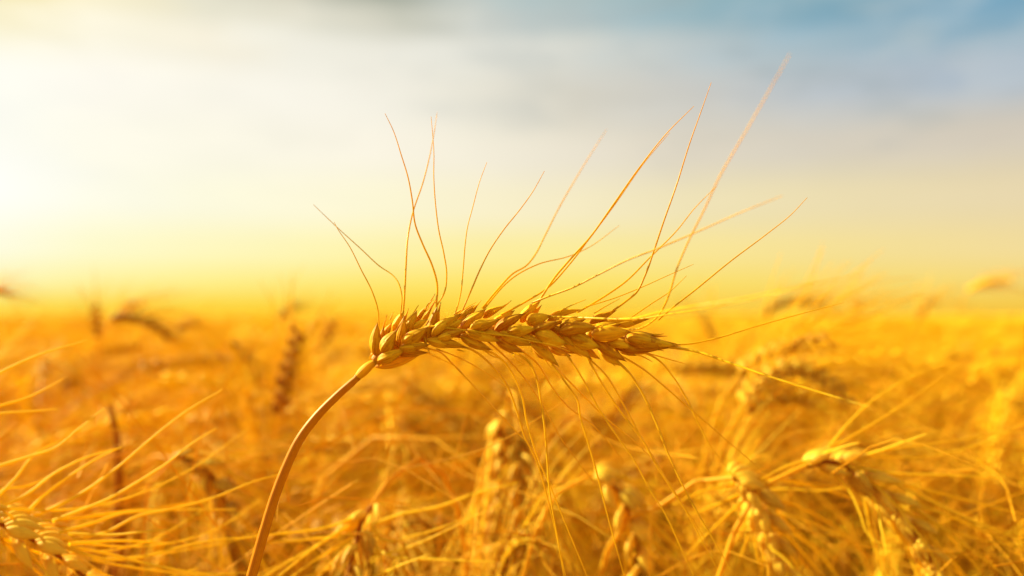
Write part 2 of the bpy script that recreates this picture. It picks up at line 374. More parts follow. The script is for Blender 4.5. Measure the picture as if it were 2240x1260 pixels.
# swollen collar between stem and ear
C = curve_pts([px3(p) for p in [(781, 826), (795, 812), (808, 800), (824, 790)]], 22)
mb = MB(); t = np.linspace(0, 1, 22)
mb.tube(C, (6.5 + 4.6 * np.sin(np.pi * t ** 0.8) - 1.2 * t) * PXM, 18, ridge=0.05, tint=0.7); mb.build('collar', M_GLUME, hero, hb)
C = curve_pts([px3(p) for p in [(779, 828), (785, 823)]], 6)
mb = MB(); mb.tube(C, np.array([7.2, 8.2, 8.4, 8.3, 7.8, 6.5]) * PXM, 18, tint=0.2); mb.build('stem_node', M_STEM, hero, hb)
ax3 = curve_pts([px3(p, 1.0) for p in AX], 60)
mb = MB(); mb.tube(ax3, np.linspace(14, 5, 60) * PXM * (1 + 0.25 * np.sin(np.arange(60) * 1.1)), 10, tint=0.1); mb.build('rachis', M_KERNEL, hero, hb)
spk = []
for i, (b, tp, w, d, gl) in enumerate(K):
    base = px3(b, d + 1.4); tip = px3(tp, d - 0.4)
    c = (base + tip) / 2; q = ax3[np.argmin(np.linalg.norm(ax3 - np.array(c), axis=1))]
    off = c - Vector(q); nrm = off.normalized() * 0.55 + Vector((0, -1, 0.12)) * 0.9
    Lk = (tip - base).length; Wk = w * PXM * 1.08
    Mx = basis(base, tip, nrm)
    A = kernel_arrays(Lk * 1.10, Wk, Wk * 0.8, seed=i, bow=0.05, nr=26, ns=40)
    mb = MB(); mb.grid(xf(A, Mx, base), tint=random.uniform(0.0, 1.0) * (0.7 if not gl else 1))
    o = mb.build('spikelet', M_KERNEL, hero, base); spk.append((tip, o))
    if gl:
        side = random.random() < 0.5
        A = glume_arrays(Lk * random.uniform(0.84, 0.95), Wk, Wk * 0.86, bow=0.05, nr=18, n2=14, a0=0.02 if side else 1.0, a1=2.2 if side else 3.1)
        mb = MB(); mb.grid(xf(A, Mx, base), tint=random.uniform(0.4, 1.0)); mb.build('glume', M_GLUME, o, base)

def awn_into(mb, P, r0, r1, sides=6, n=None, tint=0.5):
    n = n or max(12, int(10 * len(P))); C = curve_pts(P, n); t = np.linspace(0, 1, n)
    r = r0 * (1 - t) ** 0.7  + r1
    mb.tube(C, r, sides, tint=tint)
AWN = [  # photo pixels; last numbers: depth at tip (mm, + away), base radius px
 ([(829,712),(827,680),(815,640),(790,590),(765,540),(737,498),(731,486)],4,1.7),
 ([(876,690),(879,650),(872,620),(860,603),(830,582),(790,545),(735,495),(685,447)],14,1.8),
 ([(881,695),(885,640),(888,580),(892,520),(903,465),(925,400),(938,350),(948,300),(956,246)],26,2.8),
 ([(954,672),(956,620),(945,580),(925,535),(908,490),(902,440),(893,390),(878,340),(860,285),(842,248)],3,2.8),
 ([(956,668),(972,640),(977,600),(971,555),(960,505),(953,450),(949,390),(949,330),(946,290),(943,255)],6,1.9),
 ([(996,688),(1008,640),(1013,590),(1018,530),(1022,500),(1035,450),(1050,395),(1065,355)],4,1.6),
 ([(1011,680),(1035,625),(1050,590),(1070,550),(1100,505),(1140,455),(1165,420),(1191,374)],-3,2.0),
 ([(1055,674),(1090,632),(1120,600),(1150,582),(1172,555),(1190,520),(1220,460),(1260,390),(1300,325),(1327,283)],58,2.8),
 ([(1058,677),(1100,627),(1130,602),(1180,577),(1240,562),(1290,540),(1355,493)],24,2.2),
 ([(1178,660),(1215,605),(1245,570),(1290,520),(1340,450),(1400,365),(1460,290),(1518,232)],2,3.0),
 ([(1095,690),(1150,660),(1200,628),(1240,585),(1292,518),(1345,447),(1410,355),(1465,290)],12,2.6),
 ([(1165,662),(1200,648),(1250,630),(1310,600),(1370,570),(1440,543),(1530,505),(1620,465),(1712,428)],-42,2.7),
 ([(1262,684),(1320,650),(1370,615),(1420,565),(1480,505),(1520,455),(1567,408)],16,2.6),
 ([(1335,684),(1368,660),(1392,640),(1410,605),(1430,550),(1450,490),(1480,405),(1510,310),(1535,240),(1556,180)],2,2.7),
 ([(1280,672),(1350,650),(1400,630),(1460,603),(1517,578)],2,1.3),
 ([(1353,718),(1385,721),(1410,714),(1434,697),(1450,675),(1465,640),(1480,590),(1505,530),(1540,460),(1575,385),(1630,290),(1690,185),(1728,118)],-56,2.5),
 ([(1440,700),(1463,680),(1520,635),(1600,570),(1680,510),(1730,470),(1766,432)],1,2.1),
 ([(920,725),(932,716),(945,714),(970,717),(1040,725),(1080,731),(1120,736),(1162,746),(1208,755),(1247,769)],-9,2.4),
 ([(1198,693),(1247,694),(1296,696),(1355,698),(1394,695),(1434,685),(1473,677),(1520,669),(1610,656),(1700,638),(1890,600)],-66,3.2),
 ([(1330,700),(1394,698),(1460,688),(1520,679),(1650,655),(1800,617)],-50,2.2),
 ([(1276,706),(1300,712),(1327,713),(1355,707),(1394,700),(1430,694)],-7,2.2),
 ([(1380,695),(1424,665),(1465,638),(1502,603)],14,1.6),
 ([(1455,755),(1510,752),(1560,742),(1650,715),(1750,687),(1845,662)],2,2.2),
 ([(1445,757),(1520,768),(1600,795),(1690,826),(1800,860),(1900,890)],-34,3.0),
 ([(920,760),(933,762),(960,769),(991,797),(1030,838),(1074,886),(1116,930),(1158,974),(1183,1005)],8,1.9),
 ([(872,775),(890,768),(908,766),(935,773),(988,797)],6,1.8),
 ([(955,763),(1005,783),(1052,808),(1110,849)],8,1.1),
 ([(1005,758),(1025,762),(1047,774),(1080,805),(1108,841),(1130,897),(1149,958),(1169,997),(1183,1036),(1195,1080),(1213,1153),(1238,1262)],2,2.4),
 ([(1055,764),(1070,769),(1097,786),(1124,822),(1141,863),(1152,919),(1174,994),(1208,1074),(1245,1165),(1285,1262)],3,2.4),
 ([(1125,769),(1158,794),(1174,827),(1183,874),(1191,930),(1197,1002),(1200,1052),(1222,1190),(1234,1262)],-2,2.6),
 ([(1200,785),(1238,838),(1265,880),(1269,908),(1286,966),(1302,1022),(1325,1111),(1345,1186),(1366,1262)],1,2.3),
 ([(1240,775),(1277,833),(1308,891),(1341,941),(1388,1008),(1427,1080),(1453,1120),(1486,1190),(1519,1262)],-2,2.1),
 ([(1284,780),(1308,824),(1336,869),(1380,930),(1408,966),(1430,1008),(1472,1074),(1494,1107),(1535,1182),(1566,1239)],2,2.3),
 ([(1287,783),(1324,819),(1358,874),(1394,941),(1430,1002),(1490,1098),(1530,1160),(1572,1227)],5,1.8),
 ([(1340,782),(1372,811),(1399,849),(1433,919),(1460,988),(1502,1078),(1556,1173),(1607,1262)],-8,2.8),
 ([(1355,776),(1408,808),(1452,844),(1500,886),(1540,920),(1580,955),(1670,1032)],4,1.9),
 ([(1400,767),(1441,788),(1472,824),(1500,869),(1530,930),(1560,985),(1590,1022)],2,2.1),
 ([(1065,745),(1110,785),(1152,833),(1186,886),(1227,958),(1269,1016),(1300,1058)],14,1.6),
 ([(1135,762),(1174,794),(1208,847),(1241,888),(1297,930),(1341,980),(1362,1005)],18,2.0),
 ([(1205,795),(1255,844),(1283,872),(1324,913),(1380,958),(1436,1013)],18,2.0),
 ([(1405,769),(1450,782),(1500,796)],3,1.1),
 ([(853,700),(858,688),(860,682)],0,1.6),([(902,690),(910,676),(916,667)],0,1.8),([(930,678),(935,668),(942,660),(950,655)],-1,1.8),
 ([(934,680),(938,668),(945,658)],1,1.2),([(1000,690),(1022,672),(1042,661)],1,1.5),([(1036,674),(1046,665),(1053,656)],0,1.8),
 ([(1080,680),(1100,670),(1114,662)],0,1.9),([(1225,680),(1250,668),(1282,655)],-1,1.4),([(1300,685),(1325,670),(1356,653)],2,1.5),
 ([(1000,765),(1015,769),(1014,769)],0,1.4),([(1062,768),(1075,778),(1092,784)],0,1.4),([(1122,775),(1130,788),(1147,798)],0,1.2),
 ([(1330,785),(1340,795),(1346,801)],0,1.7),([(1389,774),(1410,782),(1428,792)],0,1.5),([(1190,783),(1198,795),(1206,806)],0,1.5),
]
for pts, dz, r in AWN:
    nP = len(pts); L3 = []
    for i, p in enumerate(pts):
        tt = i / (nP - 1); L3.append(px3(p, -1.0 + dz * 1.3 * tt ** 1.25))
    o = min(spk, key=lambda s: (s[0] - L3[0]).length)[1]
    mb = MB(); awn_into(mb, L3, r * PXM * (0.80 if pts[-1][1] > 760 else 0.66), (0.68 if pts[-1][1] > 760 else 0.52) * PXM, 6, n=12 * len(L3), tint=random.uniform(0.4, 0.9))
    mb.build('awn', M_AWN, o, L3[0])

# short beaks on the husks that carry no long awn
for i, ((b, tp, w, d, gl), (tip, o)) in enumerate(zip(K, spk)):
    if any(ch.name.startswith('awn') for ch in o.children) or i % 5 == 4: continue
    base = px3(b, d + 1.4); dr = (tip - base).normalized(); L = random.uniform(0.0015, 0.0042)
    up = Vector((random.uniform(0, .3), random.uniform(-.25, .25), (0.35 if tp[1] < 735 else -0.35) * random.random()))
    s0 = tip - dr * 0.0016
    mb = MB(); mb.tube(curve_pts([s0, tip + dr * 0.0004, tip + (dr + up * 0.6).normalized() * L], 10), np.linspace(0.00042, 0.00006, 10), 7, tint=random.uniform(0, 0.8))
    mb.build('awn', M_GLUME, o, s0)

# ------------------------------------------------------------------ generic bearded ear along a centre line
def rand_unit(g, ax):
    v = g.normal(size=3); v -= ax * v.dot(ax); return v / np.linalg.norm(v)
def spikelet_into(mb, base, axis, side, scale, nr, ns, tint, g, florets=3):
    nrm = np.cross(axis, side)
    for k in range(florets):
        fan = (k - (florets - 1) / 2)
        d = axis * 0.90 + side * 0.46 + nrm * fan * 0.34 + g.normal(size=3) * 0.04; d /= np.linalg.norm(d)
        Lk = 0.0108 * scale * (1 - 0.08 * abs(fan)); Wk = 0.0034 * scale
        A = kernel_arrays(Lk, Wk, Wk * 0.8, nr=nr, ns=ns, seed=int(g.integers(1e6)), bow=0.06)
        b = np.array(base) + nrm * fan * 0.0017 * scale - side * 0.0006
        out = side * 0.8 + nrm * fan * 0.6
        mb.grid(xf(A, basis(b, b + d, out), b), tint=tint + g.uniform(-0.2, 0.2))
def awn_pts(base, axis, side, L, g, sag=0.25):
    d = axis + side * g.uniform(0.15, 0.55) + rand_unit(g, axis) * g.uniform(0.05, 0.30); d /= np.linalg.norm(d)
    q = rand_unit(g, d) * L * g.uniform(0.03, 0.12)
    P = [base + d * L * t + q * math.sin(math.pi * t) + np.array((0.25, 0, -1)) * sag * L * t * t for t in (0, .22, .45, .7, 1)]
    return P
def ear_layout(P, g, n_sp=17, phi=None):
    C = curve_pts(P, 60); T, U, V = frames(C); phi = g.uniform(0, math.pi) if phi is None else phi
    side = math.cos(phi) * U + math.sin(phi) * V
    out = []
    for i in range(n_sp):
        t = i / (n_sp - 1); j = int(t * 0.9 * 59)
        s = side[j] * (1 if i % 2 else -1)
        sc = 0.82 + 0.25 * math.sin(math.pi * min(1, t + 0.15))
        if i == n_sp - 1: s = s * 0.1 + 1e-3
        s = s / np.linalg.norm(s)
        out.append((C[j] + s * 0.0012, T[j], s, sc))
    return C, out

# ------------------------------------------------------------------ nearer field stalks, each built spikelet by spikelet
def near_stalk(label, ear, D0, D1, stem, seed, n_sp=17, bright=0.55, awnL=(0.05, 0.075), n_awn=2, fat=1.0, sag=0.25, mats=None, dstem=None, extra=(), De=None):
    """ear: photo pixels base->tip seen D0..D1 metres away; stem: pixels running down from the ear's base"""
    g = np.random.default_rng(seed); me_, mb_, ms_ = mats or (M_EAR, M_BEARD, M_STALK)
    n = len(ear); P = [at(p[0], p[1], D0 + (D1 - D0) * i / (n - 1)) for i, p in enumerate(ear)]
    Dend = dstem or D0
    SP = [P[0]] + [at(p[0], p[1], D0 + (Dend - D0) * (i + 1) / max(1, len(stem))) for i, p in enumerate(stem)]
    e = SP[-1]; d = (SP[-1] - SP[-2]) if len(SP) > 1 else Vector((0, 0, -1))
    SP += [Vector((e.x + d.normalized().x * 0.03, e.y + 0.01, e.z - 0.10)), Vector((e.x + d.normalized().x * 0.05, e.y + .02, e.z * 0.45)), Vector((e.x + d.normalized().x * 0.05, e.y + .02, 0))]
    root = empty('wheat_stalk', SP[-1], label, 'wheat stalk', 'nearer wheat stalks out of focus')
    C = curve_pts(SP, 50); mb = MB(); mb.tube(C, np.interp(np.linspace(0, 1, 50), [0, .1, 1], [0.0008, 0.0011, 0.0016]) * fat, 8, tint=0.5); mb.build('stem', ms_, root, SP[-1])
    Lg = sum((P[i + 1] - P[i]).length for i in range(n - 1)); n_sp = max(6, round(Lg / (0.0046 + 0.0012 * (D0 < 0.45)) / fat))
    C, lay = ear_layout(P, g, n_sp, math.pi / 2 + g.uniform(-0.45, 0.45))
    mb = MB(); mb.tube(C[:54], np.linspace(0.0010, 0.0005, 54) * fat, 6, tint=0.5); mb.build('rachis', M_BROWN, root, SP[-1])  # dark brown axis: shadow gaps between grains put into its colour
    spk_ = []
    for (b, ax, s, sc) in lay:
        mb = MB(); spikelet_into(mb, b, ax, s, sc * fat * (1.12 if D0 < 0.45 else 1), 10, 10, bright, g, 5)
        o = mb.build('spikelet', me_, root, b)
        for k in range(n_awn):
            L = g.uniform(*awnL); st = b + (ax * 0.93 + s * 0.38) * 0.008
            mb = MB(); awn_into(mb, [Vector(p) for p in awn_pts(st, ax, s, L, g, sag)], 0.00034 * fat, 0.00012, 5, 16, tint=g.uniform(0.3, 0.9))
            mb.build('awn', mb_, o, st)
        spk_.append((b, o))
    for pts in extra:
        d1 = (De or D0) + g.uniform(-0.02, 0.02); m = len(pts)
        A = [at(p[0], p[1], D0 + (D1 - D0) * 0.5 + (d1 - D0) * i / (m - 1)) for i, p in enumerate(pts)]
        o = min(spk_, key=lambda q: np.linalg.norm(q[0] - np.array(A[0])))[1]
        mb = MB(); awn_into(mb, A, 0.00040, 0.00016, 6, 30, tint=g.uniform(0.6, 1.2)); mb.build('awn', mb_, o, A[0])
    return root
near_stalk('pale wheat ear at the bottom left corner, long awns sweeping right', [(-70,1120),(0,1145),(70,1180),(140,1225),(215,1290)], 0.30, 0.33, [(-120,1125),(-170,1180)], 1, bright=1.1, awnL=(0.06, 0.085), sag=-0.35, n_awn=2, De=0.31, extra=[[(60,1135),(130,1105),(200,1065),(260,1020),(330,960),(400,905),(487,852)],
 [(115,1140),(180,1115),(240,1090),(300,1055),(370,1010),(420,970),(473,937)],[(130,1165),(200,1145),(267,1123),(333,1117),(517,1115)],
 [(160,1180),(230,1165),(300,1130),(370,1115),(450,1095),(560,1052),(610,1038)],[(150,1168),(250,1170),(300,1165),(370,1158)],[(150,1190),(250,1183),(320,1185),(378,1190)],
 [(150,1200),(240,1225),(300,1220),(400,1195),(480,1180),(560,1175)],[(150,1195),(230,1210),(330,1235),(450,1255),(545,1253)],
 [(-20,1120),(60,1080),(120,1035),(190,1000),(262,980)],[(-40,1030),(60,1000),(120,980),(170,940),(228,893)],[(-60,915),(0,905),(70,900),(125,895)],
 [(-60,905),(0,888),(60,870),(140,828)],[(-60,850),(0,815),(90,775),(190,745)],[(50,1130),(100,1080),(140,1050),(200,1010),(265,978)],
 [(-30,1110),(30,1050),(80,990),(140,960)],[(-40,1090),(10,1070),(70,1060),(130,1030)],[(20,1150),(50,1210),(90,1240),(120,1275)]])
near_stalk('wheat ear at the bottom centre-left, pale grains hanging below a dark neck', [(812,1108),(790,1145),(778,1190),(765,1240),(745,1300)], 0.37, 0.35, [(835,1070),(880,1020),(940,1000),(980,1060)], 2, bright=0.7, awnL=(0.05, 0.07), sag=-0.1, n_awn=1, dstem=0.42, De=0.35, extra=[[(798,1192),(822,1212),(857,1208),(917,1188),(996,1151),(1095,1102)],[(814,1147),(877,1125),(957,1109),(1036,1081),(1130,1056)],
 [(800,1275),(826,1260),(860,1243),(938,1213)],[(805,1190),(857,1216),(957,1224),(1083,1229)],[(812,1150),(838,1180),(917,1169),(1032,1129)],
 [(790,1125),(718,1153),(600,1169),(520,1179)],[(780,1165),(700,1177),(591,1187)],[(785,1135),(690,1197),(611,1260),(590,1280)],[(775,1172),(690,1225),(630,1268)],[(765,1195),(720,1235),(690,1270)]])
near_stalk('long hanging wheat ear below the middle of the sharp ear', [(1088,905),(1095,980),(1090,1060),(1085,1150),(1080,1250)], 0.46, 0.44, [(1092,880),(1112,870),(1135,910),(1150,1000)], 3, bright=0.7, awnL=(0.05, 0.07), sag=0.1, n_awn=3)
near_stalk('wheat ear with round bright grains hanging right of the bottom middle', [(1300,1035),(1345,1065),(1375,1120),(1395,1190),(1400,1270)], 0.40, 0.40, [(1262,1040),(1225,1068),(1190,1110),(1165,1180)], 4, bright=0.9, sag=0.15, n_awn=3)
near_stalk('wheat ear with a bright arched neck at the lower right', [(1605,1045),(1645,1070),(1665,1120),(1690,1180),(1720,1265)], 0.36, 0.38, [(1560,1036),(1510,1060),(1460,1100),(1400,1112),(1360,1150)], 5, bright=0.8, sag=0.1, n_awn=2, dstem=0.40, De=0.35, extra=[[(1654,1104),(1685,1123),(1730,1128),(1787,1149),(1845,1172),(1883,1182)],[(1645,1090),(1628,1149),(1597,1199),(1535,1250)],[(1666,1130),(1681,1191),(1719,1225),(1755,1265)],
 [(1615,1052),(1593,1062),(1540,1073),(1470,1105)],[(1630,1075),(1560,1107),(1500,1130)],[(1640,1080),(1608,1111),(1563,1153),(1500,1215)],[(1660,1075),(1720,1070),(1790,1074),(1880,1060)]])
near_stalk('large wheat ear bowing down to the right at the lower right corner', [(1765,1018),(1830,1012),(1890,1045),(1950,1100),(2010,1180),(2060,1270)], 0.36, 0.36, [(1700,1040),(1640,1090),(1600,1180)], 6, bright=0.7, awnL=(0.055, 0.08), sag=0.05, n_awn=2, De=0.35, extra=[[(1840,1012),(1921,987),(1978,967),(2027,949)],[(1870,1025),(1978,1037),(2073,1039),(2199,1047)],[(1850,1015),(1905,1054),(1951,1096),(1997,1153),(2035,1206),(2060,1262)],
 [(1800,1020),(1856,1069),(1879,1115),(1902,1172),(1936,1195)],[(1860,1030),(1913,1096),(1928,1153),(1944,1240)],[(1900,1050),(1955,1092),(1990,1153),(2020,1240)],
 [(1990,1110),(2054,1146),(2092,1191),(2149,1252)],[(1790,1005),(1730,1016),(1666,1047)],[(1850,1010),(1950,1045),(2050,1100),(2160,1150),(2230,1170)],[(1780,1000),(1820,985),(1880,968)]])
near_stalk('wheat ear with a dark crook left of the arched stem', [(385,1000),(430,1012),(465,1045),(490,1090),(505,1150)], 0.42, 0.42, [(350,1015),(325,1060),(315,1150)], 7, bright=0.45, sag=0.1, fat=0.9)
near_stalk('upright beaded grey-gold wheat ear standing left of the sharp ear', [(610,905),(620,850),(635,790),(648,740),(655,715)], 0.60, 0.61, [(600,960),(598,1040)], 8, bright=0.0, awnL=(0.03, 0.05), sag=0.0, fat=0.9)
near_stalk('upper of the arching beaded ears at the right, tip near the field edge', [(1620,810),(1665,780),(1720,757),(1780,745),(1830,740)], 0.52, 0.52, [(1590,855),(1560,910),(1545,970)], 9, bright=0.65, sag=0.1, fat=0.72, n_awn=2, mats=(M_EAR, M_BEARD, M_BEARD))
near_stalk('middle of the arching beaded ears at the right', [(1625,880),(1665,830),(1720,805),(1780,815),(1830,850),(1870,900)], 0.50, 0.49, [(1600,925),(1575,980),(1560,1040)], 10, bright=0.7, sag=0.15, fat=0.72, n_awn=2, mats=(M_EAR, M_BEARD, M_BEARD))
near_stalk('lowest of the arching beaded ears at the right, dark under its grains', [(1640,905),(1660,880),(1700,868),(1745,868),(1790,890)], 0.50, 0.50, [(1615,940),(1600,1000)], 11, bright=0.6, sag=0.3, fat=0.75, n_awn=2, mats=(M_EAR, M_BEARD, M_BEARD))
near_stalk('dark arched wheat ear standing on the skyline at the right', [(1670,690),(1695,668),(1740,658),(1785,660),(1815,668)], 0.95, 0.95, [(1655,720),(1648,790)], 12, bright=0.2, awnL=(0.03, 0.05), sag=0.3, fat=0.7)
near_stalk('brown nodding wheat ear just under the skyline at the left', [(245,700),(275,692),(315,698),(350,716),(378,750)], 0.75, 0.75, [(225,715),(214,760),(212,850)], 13, bright=0.35, awnL=(0.04, 0.06), fat=0.8)
near_stalk('far blurred ear raised above the skyline near the right edge', [(2120,635),(2150,622),(2185,616),(2215,614)], 1.25, 1.25, [(2105,655),(2098,720)], 14, bright=1.2, awnL=(0.02, 0.035), fat=0.8, mats=(M_BEARD, M_BEARD, M_STALK))
near_stalk('dark wheat ear poking above the skyline at the left edge', [(-40,655),(-18,640),(8,636),(30,648)], 0.9, 0.9, [(-50,690),(-55,760)], 15, bright=0.3, awnL=(0.02, 0.035), fat=0.8, mats=(M_BEARD, M_BEARD, M_STALK))
near_stalk('small brown crooked ear just above the skyline left of the sharp ear', [(612,700),(622,685),(640,674),(660,664)], 1.3, 1.3, [(608,720),(606,760)], 16, bright=0.0, awnL=(0.02, 0.04))
near_stalk('brown slanting wheat ear left of the arched stem below the beaded ear', [(600,872),(555,890),(500,910),(455,925)], 0.8, 0.8, [(625,870),(640,900),(645,980)], 17, bright=0.0)
near_stalk('tall brown wheat ear right behind the collar of the sharp ear', [(705,770),(715,740),(728,705),(732,698)], 1.1, 1.1, [(700,800),(698,860)], 18, bright=0.0, awnL=(0.02, 0.04))
near_stalk('brown wheat ear hanging down on the left half of the field', [(500,755),(525,762),(545,790),(550,820)], 1.0, 1.0, [(480,770),(470,830)], 19, bright=0.0, awnL=(0.03, 0.05))

near_stalk('brownish upright ear touching the skyline above the brown leaf', [(216,735),(212,715),(209,690),(206,668)], 1.0, 1.0, [(218,760),(216,800)], 20, bright=0.5, awnL=(0.03, 0.05), fat=0.8)
near_stalk('short orange ear just under the skyline right of the brown nodding ear', [(388,722),(405,712),(422,708),(440,712)], 1.0, 1.0, [(380,740),(378,790)], 21, bright=0.1, awnL=(0.03, 0.05), fat=0.8)
near_stalk('golden ear leaning on the skyline above the brown nodding ear', [(262,700),(272,680),(290,668),(312,666)], 1.2, 1.2, [(258,720),(256,770)], 22, bright=0.5, awnL=(0.04, 0.06), fat=0.9)
near_stalk('soft golden ear tip on the skyline right of the dark arched ear', [(1862,700),(1868,680),(1878,662),(1890,652)], 1.3, 1.3, [(1860,720),(1860,770)], 23, bright=0.7, awnL=(0.04, 0.06), fat=0.9)
near_stalk('rounded golden ear bump on the skyline below the raised far ear', [(2010,700),(2018,678),(2030,662),(2048,658)], 1.3, 1.3, [(2008,720),(2008,770)], 24, bright=0.5, awnL=(0.04, 0.06), fat=1.0)
near_stalk('slanting brown straw ear right of the tip of the sharp ear', [(1565,745),(1555,720),(1545,700),(1538,682)], 0.95, 0.95, [(1572,770),(1575,820)], 25, bright=0.1, awnL=(0.03, 0.05), fat=0.7)
near_stalk('small rusty ear right of the arched stem with a bent tip', [(745,855),(765,862),(790,890),(812,925)], 0.85, 0.85, [(735,850),(720,880),(715,930)], 26, bright=0.1, awnL=(0.03, 0.05), fat=0.8)

# dry brown leaf blade standing at the left
lf = empty('dry_leaf_blade', at(262, 1500, 0.50).xy.to_3d(), 'rusty brown dry leaf blade standing upright at the left', 'leaf')
C = curve_pts([Vector((lf.location.x, lf.location.y, 0)), Vector((lf.location.x, lf.location.y, .6)), at(262, 1200, .50), at(260, 1050, .495), at(255, 950, .49), at(240, 885, .49)], 60)
mb = MB(); mb.tube(C, np.interp(np.linspace(0, 1, 60), [0, .5, .9, 1], [.0035, .0050, .0042, .0012]), 10, flat=0.16, tint=0.5); b_ = mb.build('blade', M_BROWN, lf, lf.location)

# ------------------------------------------------------------------ stalk prototypes for the field
def proto_curves(g, droop, lean):
    """stem and ear centre lines, base at the origin, arch top near z = 1"""
    H = 1.0; L_e = g.uniform(0.07, 0.09)
    # integrate angle along the neck
    pts = [np.array((0, 0, 0.0)), np.array((0.01 * lean, 0, 0.35)), np.array((0.03 * lean, 0, 0.70)), np.array((0.045 * lean, 0.0, 0.84))]
    p = pts[-1].copy(); ang = 0.12 * lean; neck = 0.16; n = 8
    wob = g.uniform(-0.25, 0.25)
    for i in range(n):
        ang += droop * 0.75 / n; d = np.array((math.sin(ang) * math.cos(wob), math.sin(ang) * math.sin(wob), math.cos(ang)))
        p = p + d * neck / n; pts.append(p.copy())
    stem = pts; ear = [p.copy()]
    for i in range(5):
        ang += droop * 0.25 / 5; d = np.array((math.sin(ang) * math.cos(wob), math.sin(ang) * math.sin(wob), math.cos(ang)))
        p = p + d * L_e / 5; ear.append(p.copy())
    return stem, ear
def leaf_into(mb, base, ang, L, wd, g, nr=10, tint=0.5, sides=6):
    h = np.array((math.cos(ang), math.sin(ang), 0)); P = []
    up = g.uniform(0.3, 1.0)
    for t in np.linspace(0, 1, 6):
        P.append(base + h * L * (t * 0.8) + np.array((0, 0, 1)) * L * (up * t - 1.2 * t * t))
    C = curve_pts(P, nr); t = np.linspace(0, 1, nr)
    tw = g.uniform(-2, 2); T, U, V = frames(C, (0, 0, 1))
    w = wd * np.sin(np.pi * (0.12 + 0.88 * t)) ** 0.7 + 1e-5
    a = np.arange(sides) / sides * 2 * np.pi; ct, st = np.cos(tw * t)[:, None], np.sin(tw * t)[:, None]
    U2 = U * ct + V * st; V2 = -U * st + V * ct
    R = C[:, None] + w[:, None, None] * (np.cos(a)[None, :, None] * V2[:, None] + 0.06 * np.sin(a)[None, :, None] * U2[:, None])
    mb.grid(R, tint=tint)

PROTO = []
for i, (droop, lean) in enumerate([(0.5, 1), (0.9, 0.6), (1.4, 1), (1.8, 0.5), (2.2, 0.8), (2.5, 0.3), (2.8, 0.6), (1.1, -0.5), (2.0, -0.3), (0.2, 0.4), (1.6, 0.3), (2.4, 0.9)]):
    g = np.random.default_rng(100 + i)
    stem, ear = proto_curves(g, droop, lean)
    top = max(max(p[2] for p in stem), max(p[2] for p in ear))
    ms = MB(); ms.tube(curve_pts(stem, 26), np.interp(np.linspace(0, 1, 26), [0, .8, 1], [.0017, .0012, .0008]), 6, tint=0.5)
    C, lay = ear_layout(ear, g, 16)
    mE = MB(); mE.tube(C[:56:5], 0.0012, 5, tint=0.2); mW = MB()
    for (b, ax, s, sc) in lay:
        spikelet_into(mE, b, ax, s, sc * 1.05, 6, 6, 0.5, g, 3)
        for k in range(2):
            st = b + (ax * 0.93 + s * 0.38) * 0.008
            awn_into(mW, [Vector(p) for p in awn_pts(st, ax, s, g.uniform(0.05, 0.075), g, 0.2)], 0.00030, 0.00010, 3, 9, tint=g.uniform(0.2, 0.9))
    mL = MB(); leaf_into(mL, np.array(stem[2]) * np.array((1, 1, g.uniform(0.85, 1.08))), g.uniform(0, 6.28), g.uniform(0.14, 0.22), 0.0045, g, 14)
    meshes = []
    for nm, m_, mt in (('stem', ms, M_STALK), ('ear', mE, M_EAR), ('beard', mW, M_BEARD), ('leaf', mL, M_LEAF)):
        me = m_.mesh(nm); me.materials.append(mt); meshes.append((nm, me))
    PROTO.append(dict(meshes=meshes, top=top, droop=droop, ear=np.array(ear), lean=lean))

def project(p):
    d = Vector(p) - CAM; c, s = math.cos(PITCH), math.sin(PITCH)
    f = d.y * c + d.z * s; u = -d.y * s + d.z * c
    return 1120 + F * d.x / f, 630 - F * u / f
def where(px):
    for lim, t in ((170, 'at far left edge'), (380, 'near brown upright leaf'), (560, 'left of arched stem'), (760, 'behind arched stem'),
                   (960, 'below sharp collar'), (1180, 'below sharp ear'), (1400, 'under hanging awns'), (1600, 'under sharp tip'),
                   (1800, 'by arching beaded ears'), (2000, 'right of beaded ears'), (9999, 'at far right edge')):
        if px < lim: return t
def depthword(py):
    for lim, t in ((760, 'just under skyline'), (860, 'in upper field'), (980, 'in mid field'), (1120, 'in lower field')):
        if py < lim: return t
    return 'at picture bottom'
def poseword(a): return 'upright ear' if a < 1.0 else 'leaning ear' if a < 1.7 else 'nodding ear' if a < 2.3 else 'hanging ear'

